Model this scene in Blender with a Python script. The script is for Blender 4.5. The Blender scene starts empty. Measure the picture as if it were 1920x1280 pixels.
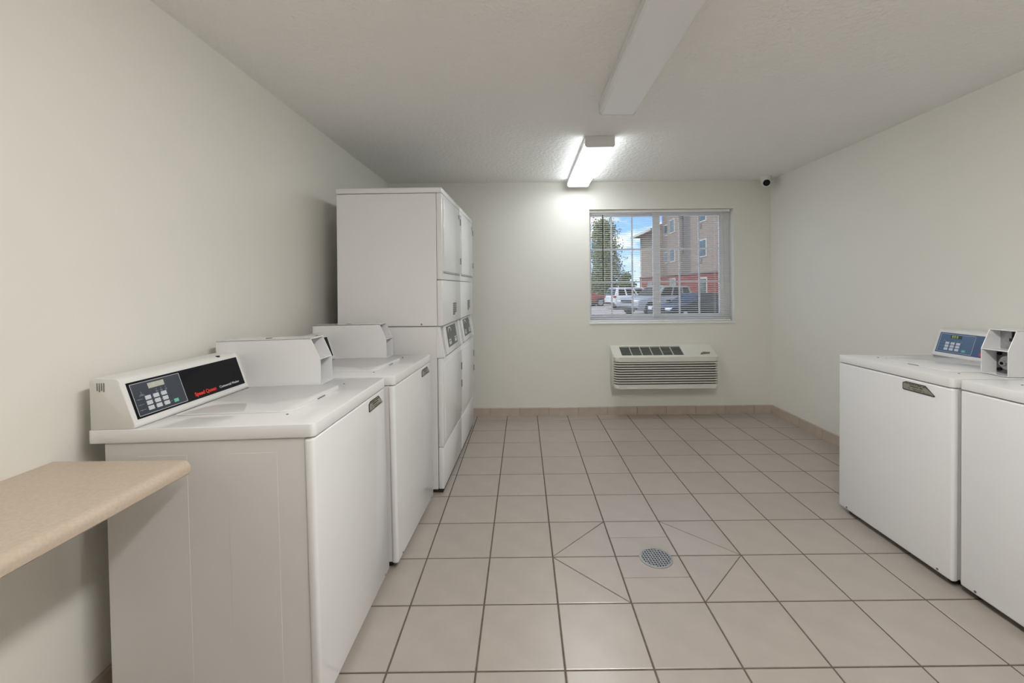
import bpy, bmesh, math, random
from mathutils import Vector, Matrix

random.seed(7)
scene = bpy.context.scene
COL = scene.collection
PI = math.pi
R = math.radians

# ------------------------------------------------------------------ camera
CAM_H = 1.341
F_PX, CX, CY = 795.4, 982.9, 538.7
YAW, ROLL = -0.0024, 0.0098
cd = bpy.data.cameras.new('camera')
cam = bpy.data.objects.new('camera', cd)
COL.objects.link(cam)
cd.sensor_width = 36.0
cd.lens = F_PX / 1920 * 36.0
cd.shift_x = -(CX - 960) / 1920
cd.shift_y = -(640 - CY) / 1920
cd.clip_start = 0.05
cd.clip_end = 600
r0 = Vector((math.cos(YAW), math.sin(YAW), 0)); u0 = Vector((0, 0, 1)); fw = Vector((-math.sin(YAW), math.cos(YAW), 0))
rv = math.cos(ROLL) * r0 - math.sin(ROLL) * u0
uv = math.sin(ROLL) * r0 + math.cos(ROLL) * u0
m = Matrix.Identity(4)
for i in range(3):
    m[i][0] = rv[i]; m[i][1] = uv[i]; m[i][2] = -fw[i]
m.translation = (0, 0, CAM_H)
cam.matrix_world = m
scene.camera = cam

# ------------------------------------------------------------------ exposure
vs = scene.view_settings
vs.view_transform = 'Standard'
vs.look = 'None'
vs.exposure = 0.46
vs.gamma = 1.0
vs.use_curve_mapping = False

# ------------------------------------------------------------------ sky
world = bpy.data.worlds.new('sky')
scene.world = world
world.use_nodes = True
nt = world.node_tree
nt.nodes.clear()
wo = nt.nodes.new('ShaderNodeOutputWorld')
bg = nt.nodes.new('ShaderNodeBackground')
tc = nt.nodes.new('ShaderNodeTexCoord')
sep = nt.nodes.new('ShaderNodeSeparateXYZ')
grad = nt.nodes.new('ShaderNodeValToRGB')
grad.color_ramp.elements[0].position = 0.0
grad.color_ramp.elements[0].color = (0.62, 0.78, 1.0, 1)
grad.color_ramp.elements[1].position = 0.5
grad.color_ramp.elements[1].color = (0.14, 0.32, 0.80, 1)
e = grad.color_ramp.elements.new(0.10)
e.color = (0.27, 0.50, 0.98, 1)
mp = nt.nodes.new('ShaderNodeMapping')
mp.inputs['Scale'].default_value = (1, 1, 2.2)
cl = nt.nodes.new('ShaderNodeTexNoise')
cl.inputs['Scale'].default_value = 6.5
cl.inputs['Detail'].default_value = 7
cl.inputs['Roughness'].default_value = 0.55
cr = nt.nodes.new('ShaderNodeValToRGB')
cr.color_ramp.elements[0].position = 0.46
cr.color_ramp.elements[0].color = (0, 0, 0, 1)
cr.color_ramp.elements[1].position = 0.60
cr.color_ramp.elements[1].color = (1, 1, 1, 1)
mx = nt.nodes.new('ShaderNodeMixRGB')
mx.inputs[2].default_value = (1.0, 1.0, 1.02, 1)
nt.links.new(tc.outputs['Generated'], sep.inputs[0])
nt.links.new(sep.outputs['Z'], grad.inputs[0])
nt.links.new(tc.outputs['Generated'], mp.inputs['Vector'])
nt.links.new(mp.outputs[0], cl.inputs['Vector'])
nt.links.new(cl.outputs['Fac'], cr.inputs[0])
nt.links.new(cr.outputs[0], mx.inputs[0])
nt.links.new(grad.outputs[0], mx.inputs[1])
nt.links.new(mx.outputs[0], bg.inputs['Color'])
bg.inputs['Strength'].default_value = 1.15
nt.links.new(bg.outputs[0], wo.inputs[0])

# ------------------------------------------------------------------ sun
sd = bpy.data.lights.new('sun', 'SUN')
sd.energy = 1.7
sd.color = (1.0, 0.95, 0.86)
sd.angle = R(1.0)
so = bpy.data.objects.new('sun', sd)
so.rotation_euler = (R(42), 0, R(-50))     # high, from behind and left of the photographer: never enters the window
COL.objects.link(so)

# strengths of the lit tubes, the second one added out of view (their diffusers are built with the fixtures)
LIT_FAR = 8.8
LIT_ADDED = 36.0
COL_FAR = (0.90, 0.97, 1.0)
COL_ADDED = (1.0, 0.978, 0.945)

# ================================================================== helpers
MATS = {}


def mat(name, color=(0.8, 0.8, 0.8), rough=0.5, metal=0.0, spec=0.5, coat=0.0, noise=None, bump=None, emit=None, rnd=0.0):
    """procedural principled material; noise=(scale, amount), bump=(scale, strength, distance[, detail])"""
    if name in MATS:
        return MATS[name]
    mt = bpy.data.materials.new(name)
    mt.use_nodes = True
    n = mt.node_tree
    b = n.nodes['Principled BSDF']
    b.inputs['Base Color'].default_value = (*color, 1)
    b.inputs['Roughness'].default_value = rough
    b.inputs['Metallic'].default_value = metal
    b.inputs['Specular IOR Level'].default_value = spec
    b.inputs['Coat Weight'].default_value = coat
    b.inputs['Coat Roughness'].default_value = 0.08
    t = n.nodes.new('ShaderNodeTexCoord')
    src = None
    if noise:
        nz = n.nodes.new('ShaderNodeTexNoise')
        nz.inputs['Scale'].default_value = noise[0]
        nz.inputs['Detail'].default_value = 6
        n.links.new(t.outputs['Object'], nz.inputs['Vector'])
        rp = n.nodes.new('ShaderNodeValToRGB')
        a = noise[1]
        rp.color_ramp.elements[0].position = 0.3
        rp.color_ramp.elements[1].position = 0.7
        rp.color_ramp.elements[0].color = (*[c * (1 - a) for c in color], 1)
        rp.color_ramp.elements[1].color = (*[min(1, c * (1 + a)) for c in color], 1)
        n.links.new(nz.outputs['Fac'], rp.inputs[0])
        src = rp.outputs[0]
    if rnd:
        oi = n.nodes.new('ShaderNodeObjectInfo')
        mr = n.nodes.new('ShaderNodeMapRange')
        mr.inputs['To Min'].default_value = 1 - rnd
        mr.inputs['To Max'].default_value = 1 + rnd
        n.links.new(oi.outputs['Random'], mr.inputs['Value'])
        hs = n.nodes.new('ShaderNodeHueSaturation')
        hs.inputs['Color'].default_value = (*color, 1)
        if src:
            n.links.new(src, hs.inputs['Color'])
        n.links.new(mr.outputs[0], hs.inputs['Value'])
        src = hs.outputs[0]
    if src:
        n.links.new(src, b.inputs['Base Color'])
    if bump:
        nb = n.nodes.new('ShaderNodeTexNoise')
        nb.inputs['Scale'].default_value = bump[0]
        nb.inputs['Detail'].default_value = bump[3] if len(bump) > 3 else 3
        n.links.new(t.outputs['Object'], nb.inputs['Vector'])
        bp = n.nodes.new('ShaderNodeBump')
        bp.inputs['Strength'].default_value = bump[1]
        bp.inputs['Distance'].default_value = bump[2]
        n.links.new(nb.outputs['Fac'], bp.inputs['Height'])
        n.links.new(bp.outputs[0], b.inputs['Normal'])
    if emit:
        b.inputs['Emission Color'].default_value = (*emit[0], 1)
        b.inputs['Emission Strength'].default_value = emit[1]
    MATS[name] = mt
    return mt


def glass_mat(name, tint=(0.96, 0.98, 0.97), refl=0.05):
    if name in MATS:
        return MATS[name]
    mt = bpy.data.materials.new(name)
    mt.use_nodes = True
    n = mt.node_tree
    n.nodes.clear()
    o = n.nodes.new('ShaderNodeOutputMaterial')
    tr = n.nodes.new('ShaderNodeBsdfTransparent')
    tr.inputs[0].default_value = (*tint, 1)
    gl = n.nodes.new('ShaderNodeBsdfGlossy')
    gl.inputs['Roughness'].default_value = 0.02
    mixs = n.nodes.new('ShaderNodeMixShader')
    mixs.inputs[0].default_value = refl
    n.links.new(tr.outputs[0], mixs.inputs[1])
    n.links.new(gl.outputs[0], mixs.inputs[2])
    n.links.new(mixs.outputs[0], o.inputs[0])
    MATS[name] = mt
    return mt


def link(o, parent=None):
    COL.objects.link(o)
    if parent is not None:
        o.parent = parent
    return o


def bm_obj(name, bm, material, parent=None, smooth=False, loc=None):
    me = bpy.data.meshes.new(name)
    bmesh.ops.recalc_face_normals(bm, faces=bm.faces)
    bm.to_mesh(me)
    bm.free()
    if material:
        me.materials.append(material)
    if smooth:
        for p in me.polygons:
            p.use_smooth = True
        me.set_sharp_from_angle(angle=R(35))
    o = bpy.data.objects.new(name, me)
    if loc:
        o.location = loc
    return link(o, parent)


def me_obj(name, me, parent=None, loc=None):
    o = bpy.data.objects.new(name, me)
    if loc:
        o.location = loc
    return link(o, parent)


def tag(o, label=None, cat=None, group=None, kind=None):
    if label: o['label'] = label
    if cat: o['category'] = cat
    if group: o['group'] = group
    if kind: o['kind'] = kind
    return o


def empty(name, loc=(0, 0, 0), rot=(0, 0, 0)):
    o = bpy.data.objects.new(name, None)
    o.empty_display_size = 0.1
    o.location = loc
    o.rotation_euler = rot
    return link(o)


def box(bm, x0, x1, y0, y1, z0, z1, bev=0.0, seg=2, M=None):
    vs_ = [bm.verts.new((x, y, z)) for z in (z0, z1) for y in (y0, y1) for x in (x0, x1)]
    fs = [(0, 1, 3, 2), (4, 6, 7, 5), (0, 4, 5, 1), (2, 3, 7, 6), (0, 2, 6, 4), (1, 5, 7, 3)]
    faces = [bm.faces.new([vs_[i] for i in f]) for f in fs]
    geom = vs_
    if bev:
        edges = set()
        for f in faces:
            edges.update(f.edges)
        res = bmesh.ops.bevel(bm, geom=list(edges), offset=bev, segments=seg, profile=0.5, affect='EDGES', clamp_overlap=True)
        geom = res['verts']
        allv = set(geom)
        for f in res['faces']:
            allv.update(f.verts)
        geom = list(allv)
    if M is not None:
        bmesh.ops.transform(bm, matrix=M, verts=geom)
    return geom


def prism(bm, poly, axis, a0, a1, bev=0.0, seg=2, M=None, bevel_caps=True):
    """extrude a 2D polygon along axis: 'x' poly=(y,z); 'y' poly=(x,z); 'z' poly=(x,y)"""
    def P(p, a):
        return {'x': (a, p[0], p[1]), 'y': (p[0], a, p[1]), 'z': (p[0], p[1], a)}[axis]
    v0 = [bm.verts.new(P(p, a0)) for p in poly]
    v1 = [bm.verts.new(P(p, a1)) for p in poly]
    n = len(poly)
    faces = [bm.faces.new(v0), bm.faces.new(v1[::-1])]
    for i in range(n):
        j = (i + 1) % n
        faces.append(bm.faces.new((v0[i], v1[i], v1[j], v0[j])))
    geom = v0 + v1
    if bev:
        edges = set()
        for f in faces:
            edges.update(f.edges)
        res = bmesh.ops.bevel(bm, geom=list(edges), offset=bev, segments=seg, profile=0.5, affect='EDGES', clamp_overlap=True)
        allv = set(res['verts'])
        for f in res['faces']:
            allv.update(f.verts)
        geom = list(allv)
    if M is not None:
        bmesh.ops.transform(bm, matrix=M, verts=geom)
    return geom


def cyl(bm, c, axis, r, h, n=24, r2=None):
    """cylinder centred at c along axis"""
    rot = {'x': Matrix.Rotation(PI / 2, 4, 'Y'), 'y': Matrix.Rotation(PI / 2, 4, 'X'), 'z': Matrix.Identity(4)}[axis]
    bmesh.ops.create_cone(bm, cap_ends=True, segments=n, radius1=r, radius2=r if r2 is None else r2, depth=h,
                          matrix=Matrix.Translation(c) @ rot)


def rrect(x0, x1, y0, y1, r, n=5):
    pts = []
    for cx, cy, a in ((x1 - r, y1 - r, 0), (x0 + r, y1 - r, 90), (x0 + r, y0 + r, 180), (x1 - r, y0 + r, 270)):
        for k in range(n + 1):
            t = R(a + 90 * k / n)
            pts.append((cx + r * math.cos(t), cy + r * math.sin(t)))
    return pts


def B():
    return bmesh.new()


def one_box(name, x0, x1, y0, y1, z0, z1, material, parent=None, bev=0.0, seg=2, M=None, smooth=None):
    bm = B()
    box(bm, x0, x1, y0, y1, z0, z1, bev, seg, M)
    return bm_obj(name, bm, material, parent, smooth=bool(bev) if smooth is None else smooth)


def text_mesh(txt, size, extrude=0.0004, bold_offset=0.0, sx=1.0):
    cu = bpy.data.curves.new('t', 'FONT')
    cu.body = txt
    cu.size = size
    cu.extrude = extrude
    cu.offset = bold_offset
    cu.align_x = 'LEFT'
    cu.resolution_u = 3
    o = bpy.data.objects.new('t', cu)
    COL.objects.link(o)
    dg = bpy.context.evaluated_depsgraph_get()
    me = bpy.data.meshes.new_from_object(o.evaluated_get(dg))
    bpy.data.objects.remove(o)
    if sx != 1.0:
        for v in me.vertices:
            v.co.x *= sx
    return me


# ================================================================== materials
M_WALL = mat('wall_paint', (0.84, 0.823, 0.762), 0.62, spec=0.35, bump=(130, 0.10, 0.002, 2))
M_CEIL = mat('ceiling_paint', (0.94, 0.93, 0.905), 0.8, spec=0.25, bump=(38, 0.75, 0.010, 4))
M_TILE = mat('floor_tile', (0.42, 0.372, 0.33), 0.30, spec=0.9, noise=(9, 0.055), bump=(60, 0.03, 0.001), rnd=0.03)
M_GROUT = mat('grout', (0.13, 0.105, 0.085), 0.9, noise=(30, 0.2))
M_BASE = mat('base_tile', (0.52, 0.43, 0.36), 0.35, noise=(12, 0.08), rnd=0.05)
M_BGROUT = mat('base_grout', (0.34, 0.28, 0.23), 0.9)
M_ENAMEL = mat('white_enamel', (0.84, 0.84, 0.85), 0.22, spec=0.5, coat=0.25)
M_ENAMEL2 = mat('white_side_paint', (0.84, 0.83, 0.83), 0.38, spec=0.4)
M_CABINET = mat('washer_side_shaded', (0.77, 0.745, 0.735), 0.38, spec=0.4)  # white side enamel, toned darker and pinker for the shade on the sides
M_TOP = mat('porcelain_top', (0.84, 0.84, 0.845), 0.10, spec=0.5)
M_PLASTIC = mat('white_plastic', (0.79, 0.785, 0.77), 0.4)
M_DARK = mat('dark_gap', (0.02, 0.018, 0.016), 0.8)
M_BLACK = mat('black_panel', (0.006, 0.007, 0.009), 0.12, spec=0.18)
M_NAVY = mat('slate_overlay', (0.040, 0.050, 0.068), 0.25)
M_BLUE = mat('blue_panel', (0.040, 0.085, 0.190), 0.3)
M_BLUE2 = mat('blue_overlay', (0.060, 0.125, 0.245), 0.3)
M_KEY = mat('keypad_white', (0.62, 0.65, 0.70), 0.5)
M_KEYGREEN = mat('keypad_green', (0.16, 0.55, 0.42), 0.5)
M_LCD = mat('lcd_grey', (0.52, 0.52, 0.45), 0.3, noise=(120, 0.15))
M_LEDWIN = mat('led_window', (0.012, 0.03, 0.012), 0.2)
M_LED = mat('led_digits', (0.10, 0.16, 0.02), 0.4, emit=((0.55, 0.7, 0.12), 0.5))
M_LINE = mat('panel_line', (0.55, 0.58, 0.62), 0.5)
M_RED = mat('red_print', (0.80, 0.035, 0.02), 0.4)
M_WHITEPRINT = mat('white_print', (0.75, 0.75, 0.75), 0.5)
M_DIMPRINT = mat('dim_print', (0.20, 0.23, 0.28), 0.5)
M_STEEL = mat('brushed_steel', (0.46, 0.465, 0.47), 0.5, metal=1.0, noise=(90, 0.12))
M_DARKSTEEL = mat('dark_steel', (0.16, 0.16, 0.165), 0.45, metal=0.8)
M_BADGE = mat('badge_metal', (0.36, 0.35, 0.29), 0.35, metal=0.35, noise=(60, 0.15))
M_BADGEDARK = mat('badge_dark', (0.035, 0.035, 0.03), 0.4)
M_LAM = mat('counter_laminate', (0.57, 0.475, 0.375), 0.38, noise=(140, 0.07))
M_AC = mat('ac_plastic', (0.74, 0.725, 0.665), 0.5)
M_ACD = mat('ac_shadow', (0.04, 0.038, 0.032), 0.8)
M_ACG = mat('ac_grille', (0.20, 0.215, 0.20), 0.6)
M_VINYL = mat('window_vinyl', (0.94, 0.94, 0.92), 0.4)
M_SLAT = mat('blind_slat', (0.93, 0.92, 0.89), 0.45)
def translucent_mat(name, color, amount):
    mt = mat(name, color, 0.45)
    n = mt.node_tree
    pb, out = n.nodes['Principled BSDF'], n.nodes['Material Output']
    tl = n.nodes.new('ShaderNodeBsdfTranslucent')
    tl.inputs[0].default_value = (*color, 1)
    mixs = n.nodes.new('ShaderNodeMixShader')
    mixs.inputs[0].default_value = amount
    n.links.new(pb.outputs[0], mixs.inputs[1])
    n.links.new(tl.outputs[0], mixs.inputs[2])
    n.links.new(mixs.outputs[0], out.inputs[0])
    return mt


M_SLATV = translucent_mat('vinyl_slat', (0.93, 0.92, 0.89), 0.35)
M_GLASS = glass_mat('window_glass')
M_FIX = mat('fixture_white', (0.84, 0.84, 0.84), 0.45)
M_FIXOFF = mat('diffuser_unlit', (0.95, 0.95, 0.96), 0.35)
M_GREYPRINT = mat('grey_label', (0.19, 0.19, 0.18), 0.6, noise=(180, 0.35))
M_DISP = mat('dryer_display', (0.10, 0.108, 0.097), 0.4, noise=(90, 0.35))
M_SCREW = mat('screw', (0.25, 0.24, 0.23), 0.5, metal=0.6)

# ================================================================== room shell
XL, XR = -1.40, 2.60
YB, YF = 4.44, -1.95
ZC = 2.44
WX0, WX1, WZ0, WZ1 = 0.70, 2.21, 0.965, 2.15     # window opening
WT = 0.10                                        # wall thickness at the window

bm = B(); box(bm, XL - .12, XR + .12, YF - .12, YB + WT, -0.10, -0.0025)
floor = tag(bm_obj('floor', bm, M_GROUT), 'beige ceramic tile floor with dark grout and a cut pattern around a drain', kind='structure')
bm = B(); box(bm, XL - .12, XR + .12, YF - .12, YB + WT, ZC, ZC + .1)
tag(bm_obj('ceiling', bm, M_CEIL), 'off-white textured ceiling', kind='structure')
bm = B(); box(bm, XL - .12, XL, YF - .12, YB + WT, -0.1, ZC)
tag(bm_obj('wall_left', bm, M_WALL), 'cream painted wall behind the washers and dryers', kind='structure')
bm = B(); box(bm, XR, XR + .12, YF - .12, YB + WT, -0.1, ZC)
tag(bm_obj('wall_right', bm, M_WALL), 'cream painted wall behind the two right-hand washers', kind='structure')
bm = B(); box(bm, XL, XR, YF - .12, YF, -0.1, ZC)
tag(bm_obj('wall_front', bm, M_WALL), 'cream painted wall behind the photographer', kind='structure')
bm = B()
box(bm, XL, WX0, YB, YB + WT, -0.1, ZC)
box(bm, WX1, XR, YB, YB + WT, -0.1, ZC)
box(bm, WX0, WX1, YB, YB + WT, -0.1, WZ0)
box(bm, WX0, WX1, YB, YB + WT, WZ1, ZC)
tag(bm_obj('wall_back', bm, M_WALL), 'cream painted end wall with the window', kind='structure')

# ------------------------------------------------------------------ floor tiles
T = 0.3125
TX0, TY0 = -0.491, 1.1725
G = 0.0036        # half joint
GT = 0.0014       # half of a thin saw-cut joint


def tile_mesh(poly):
    """polygon with a small chamfer round the top, 6 mm thick"""
    n = len(poly)
    c = Vector((sum(p[0] for p in poly) / n, sum(p[1] for p in poly) / n))
    ins = []
    for i in range(n):
        a, b, d = Vector(poly[i - 1]), Vector(poly[i]), Vector(poly[(i + 1) % n])
        e1, e2 = (b - a).normalized(), (d - b).normalized()
        bis = (e2 - e1)
        if bis.length < 1e-6:
            ins.append(b); continue
        bis.normalize()
        s = max(0.3, abs(e1.x * bis.y - e1.y * bis.x))
        q = b + bis * (0.0018 / s)
        if (q - c).length > (b - c).length:
            q = b - bis * (0.0018 / s)
        ins.append(q)
    verts = [(p[0], p[1], -0.006) for p in poly] + [(p[0], p[1], -0.0013) for p in poly] + [(p[0], p[1], 0.0) for p in ins]
    faces = []
    for i in range(n):
        j = (i + 1) % n
        faces.append((i, j, n + j, n + i))
        faces.append((n + i, n + j, 2 * n + j, 2 * n + i))
    faces.append(tuple(range(2 * n, 3 * n)))
    me = bpy.data.meshes.new('tile')
    me.from_pydata(verts, [], faces)
    me.materials.append(M_TILE)
    return me


full_tile = tile_mesh([(G, G), (T - G, G), (T - G, T - G), (G, T - G)])
CUTS = {}
h = T / 2
CUTS[(2, 3)] = [[(G, G), (T - G, G), (T - G, T - G - .004)], [(G, G + .004), (T - G - .004, T - G), (G, T - G)]]
CUTS[(2, 2)] = [[(G, G), (T - G - .004, G), (G, T - G - .004)], [(T - G, G + .002), (T - G, T - G), (G + .002, T - G)]]
CUTS[(4, 3)] = [[(G, G), (T - G - .004, G), (G, T - G - .004)], [(T - G, G + .002), (T - G, T - G), (G + .002, T - G)]]
CUTS[(4, 2)] = [[(G + .004, G), (T - G, G), (T - G, T - G - .004)], [(G, G + .002), (T - G - .002, T - G), (G, T - G)]]
CUTS[(3, 3)] = [[(G, G), (T - G, G), (T - G, h - GT), (G, h - GT)], [(G, h + GT), (T - G, h + GT), (T - G, T - G), (G, T - G)]]
CUTS[(3, 2)] = [[(G, G), (T - G, G), (T - G, h - GT), (G, h - GT)], [(G, h + GT), (T - G, h + GT), (T - G, T - G), (G, T - G)]]
for i in range(-3, 10):
    for j in range(-10, 11):
        x, y = TX0 + i * T, TY0 + j * T
        if (i, j) in CUTS:
            for poly in CUTS[(i, j)]:
                me_obj('tile', tile_mesh(poly), floor, (x, y, 0))
            continue
        ax, bx_ = max(G, XL + .001 - x), min(T - G, XR - .001 - x)
        ay, by_ = max(G, YF + .001 - y), min(T - G, YB - .001 - y)
        if bx_ - ax < .01 or by_ - ay < .01:
            continue
        if bx_ - ax > T - 2 * G - 1e-6 and by_ - ay > T - 2 * G - 1e-6:
            me_obj('tile', full_tile, floor, (x, y, 0))
        else:
            me_obj('tile', tile_mesh([(ax, ay), (bx_, ay), (bx_, by_), (ax, by_)]), floor, (x, y, 0))

# ------------------------------------------------------------------ tile baseboards
BH, BT = 0.088, 0.011


def base_piece(L):
    bm = B()
    pts = [(0, 0), (0, BH), (-.005, BH), (-.009, BH - .003), (-BT, BH - .008), (-BT, 0)]
    prism(bm, pts, 'x', 0, L)
    me = bpy.data.meshes.new('tile')
    bmesh.ops.recalc_face_normals(bm, faces=bm.faces)
    bm.to_mesh(me); bm.free()
    me.materials.append(M_BASE)
    return me


BP = 0.307
full_base = base_piece(BP - .004)


def baseboard(name, label, a0, a1, first, place):
    """place(s) -> (location, rotz) for distance s along the wall; a thin grout backing carries the pieces"""
    p0, rz = place(a0)
    bm = B(); box(bm, 0, a1 - a0, -0.005, 0, 0, BH - .002)
    bb = bm_obj(name, bm, M_BGROUT)
    bb.location = p0
    bb.rotation_euler = (0, 0, rz)
    tag(bb, label, kind='structure')
    s = first
    while s > a0:
        s -= BP
    while s < a1:
        q0, q1 = max(s + .002, a0), min(s + BP - .002, a1)
        if q1 - q0 > .01:
            full = q1 - q0 > BP - .0041
            o = me_obj('tile', full_base if full else base_piece(q1 - q0), bb, (q0 - a0, 0, 0))
        s += BP


baseboard('baseboard_back', 'beige tile baseboard along the window wall', XL + .012, XR - .012, 0.871, lambda s: ((s, YB, 0), 0))
baseboard('baseboard_right', 'beige tile baseboard along the right wall', -(YB), -(YF), -4.30, lambda s: ((XR, -s, 0), -PI / 2))
baseboard('baseboard_left', 'beige tile baseboard along the left wall', YF, YB, 0.2, lambda s: ((XL, s, 0), PI / 2))

# ------------------------------------------------------------------ window
FY0, FY1 = YB + WT, YB + WT + .07          # window unit sits behind the drywall reveal
win = empty('window_1', (0, 0, 0))
tag(win, 'white vinyl sliding window with grid muntins in the end wall', kind='structure')
UX0, UX1 = 0.655, 2.265                    # vinyl unit is wider than the opening on the left
FZ0, FZ1 = 0.93, 2.19


def bar(name, x0, x1, z0, z1, y0, y1, parent, bev=0.003, mt=None):
    return one_box(name, x0, x1, y0, y1, z0, z1, mt or M_VINYL, parent, bev, 1)


GZ0, GZ1 = 1.040, 2.093
bm = B()
box(bm, UX0, 0.715, FY0, FY1, FZ0, FZ1, .003, 1)
box(bm, 2.155, UX1, FY0, FY1, FZ0, FZ1, .003, 1)
box(bm, 0.715, 2.155, FY0, FY1, FZ0, 1.005, .003, 1)
box(bm, 0.715, 2.155, FY0, FY1, 2.118, FZ1, .003, 1)
bm_obj('window_frame', bm, M_VINYL, win, smooth=True)


def sash(x0, x1, gx0, gx1, y0, y1):
    bm = B()
    box(bm, x0, gx0, y0, y1, 1.005, 2.118, .003, 1)
    box(bm, gx1, x1, y0, y1, 1.005, 2.118, .003, 1)
    box(bm, gx0, gx1, y0, y1, 1.005, GZ0, .003, 1)
    box(bm, gx0, gx1, y0, y1, GZ1, 2.118, .003, 1)
    s = bm_obj('sash', bm, M_VINYL, win, smooth=True)
    ym = (y0 + y1) / 2
    one_box('pane', gx0, gx1, ym - .002, ym + .002, GZ0, GZ1, M_GLASS, s)
    for k in (1, 2):
        xm = gx0 + (gx1 - gx0) * k / 3
        one_box('muntin', xm - .008, xm + .008, ym - .008, ym + .008, GZ0, GZ1, M_VINYL, s, .002, 1)
        zm = GZ0 + (GZ1 - GZ0) * k / 3
        one_box('muntin', gx0, gx1, ym - .0075, ym + .0075, zm - .008, zm + .008, M_VINYL, s, .002, 1)
    return s


sash(0.715, 1.465, 0.735, 1.405, FY0 + .034, FY0 + .060)
sl = sash(1.395, 2.155, 1.470, 2.105, FY0 + .006, FY0 + .032)
one_box('latch', 1.415, 1.440, FY0 - .004, FY0 + .007, 1.52, 1.58, M_VINYL, win, .002, 1)
# sill board
one_box('window_sill', WX0 - .006, WX1 + .010, YB - .012, FY0, WZ0 - .016, WZ0 + .004, M_VINYL, win, .003, 2)

# ------------------------------------------------------------------ mini blind
blind = empty('mini_blind', (0, 0, 0))
tag(blind, 'white horizontal mini blind with open slats hanging in the window recess', 'blind')
BX0, BX1, BY = WX0 + .004, WX1 - .022, YB + .045
one_box('head_rail', BX0, BX1, BY - .013, BY + .013, WZ1 - .028, WZ1 - .002, M_SLAT, blind, .002, 1)
one_box('bottom_rail', BX0, BX1, BY - .012, BY + .012, WZ0 + .008, WZ0 + .022, M_SLAT, blind, .003, 2)


def slat_mesh():
    n = 5
    w, crown, th_ = 0.0125, 0.0022, 0.0005
    tilt = R(7)
    top, bot = [], []
    for k in range(n):
        t = -1 + 2 * k / (n - 1)
        y, z = t * w, crown * (1 - t * t)
        y, z = y * math.cos(tilt) - z * math.sin(tilt), y * math.sin(tilt) + z * math.cos(tilt)
        top.append((y, z + th_)); bot.append((y, z - th_))
    bm = B()
    prism(bm, bot + top[::-1], 'x', BX0 + .003, BX1 - .003)
    me = bpy.data.meshes.new('slat')
    bmesh.ops.recalc_face_normals(bm, faces=bm.faces)
    bm.to_mesh(me); bm.free()
    me.materials.append(M_SLATV)
    return me


sm = slat_mesh()
zs, dz = WZ0 + .040, 0.0216
k = 0
while zs + k * dz < WZ1 - .04:
    me_obj('slat', sm, blind, (0, BY, zs + k * dz))
    k += 1
for xc in (BX0 + .16, (BX0 + BX1) / 2, BX1 - .16):
    bm = B()
    for yy in (-.0128, .0128):
        box(bm, xc - .0007, xc + .0007, BY + yy - .0006, BY + yy + .0006, WZ0 + .02, WZ1 - .02)
    bm_obj('ladder_cord', bm, M_SLAT, blind)
bm = B(); cyl(bm, (0.842, BY - .022, 1.745), 'z', .0045, .70, 8)
bm_obj('tilt_wand', bm, mat('wand_smoke', (0.05, 0.05, 0.04), 0.2), blind, smooth=True)
bm = B()
box(bm, 2.096, 2.0985, BY - .018, BY - .0155, 1.34, 2.12)
cyl(bm, (2.097, BY - .017, 1.325), 'z', .007, .035, 8, .003)
bm_obj('pull_cord', bm, M_SLAT, blind)

# ================================================================== ceiling lights
def fixture(name, y0, y1, label, lit=None, color=None):
    x0, x1, zb = 0.462, 0.678, 2.362
    f = empty(name, ((x0 + x1) / 2, (y0 + y1) / 2, ZC))
    tag(f, label, 'ceiling light', 'wraparound ceiling lights in one row')
    L = (y1 - y0) / 2
    w = (x1 - x0) / 2
    d = zb - ZC
    bm = B()
    box(bm, -w + .002, w - .002, -L + .004, L - .004, -.040, 0, .003, 1)
    bm_obj('base_pan', bm, M_FIX, f)
    if lit:
        dm = mat('lit_diffuser_%d' % int(lit * 100), (0.9, 0.9, 0.9), 0.4, emit=(color, lit))
    else:
        dm = M_FIXOFF
    pts = [(-w + .004, -.040), (-w + .004, d + .014), (-w + .016, d), (w - .016, d), (w - .004, d + .014), (w - .004, -.040)]
    bm = B()
    prism(bm, pts, 'y', -L + .012, L - .012)
    bm_obj('diffuser', bm, dm, f)
    cap = [(-w - .001, 0), (-w - .002, d + .010), (-w + .010, d - .003), (w - .010, d - .003), (w + .002, d + .010), (w + .001, 0)]
    for s in (-1, 1):
        bm = B()
        a, b = sorted((s * (L - .013), s * L))
        prism(bm, cap, 'y', a, b, .002, 1)
        bm_obj('end_cap', bm, M_FIX, f, smooth=True)
    return f


fixture('ceiling_light', 3.09, 4.33, 'lit wraparound fluorescent ceiling light nearest the window', LIT_FAR, COL_FAR)
fixture('ceiling_light', 1.30, 2.53, 'unlit white wraparound ceiling light above the middle of the room')
fixture('ceiling_light', -0.05, 1.18, 'added lit wraparound ceiling light, unseen overhead of the viewer, farthest from the window', LIT_ADDED, COL_ADDED)  # unseen fixture added to light the near end of the room

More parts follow.
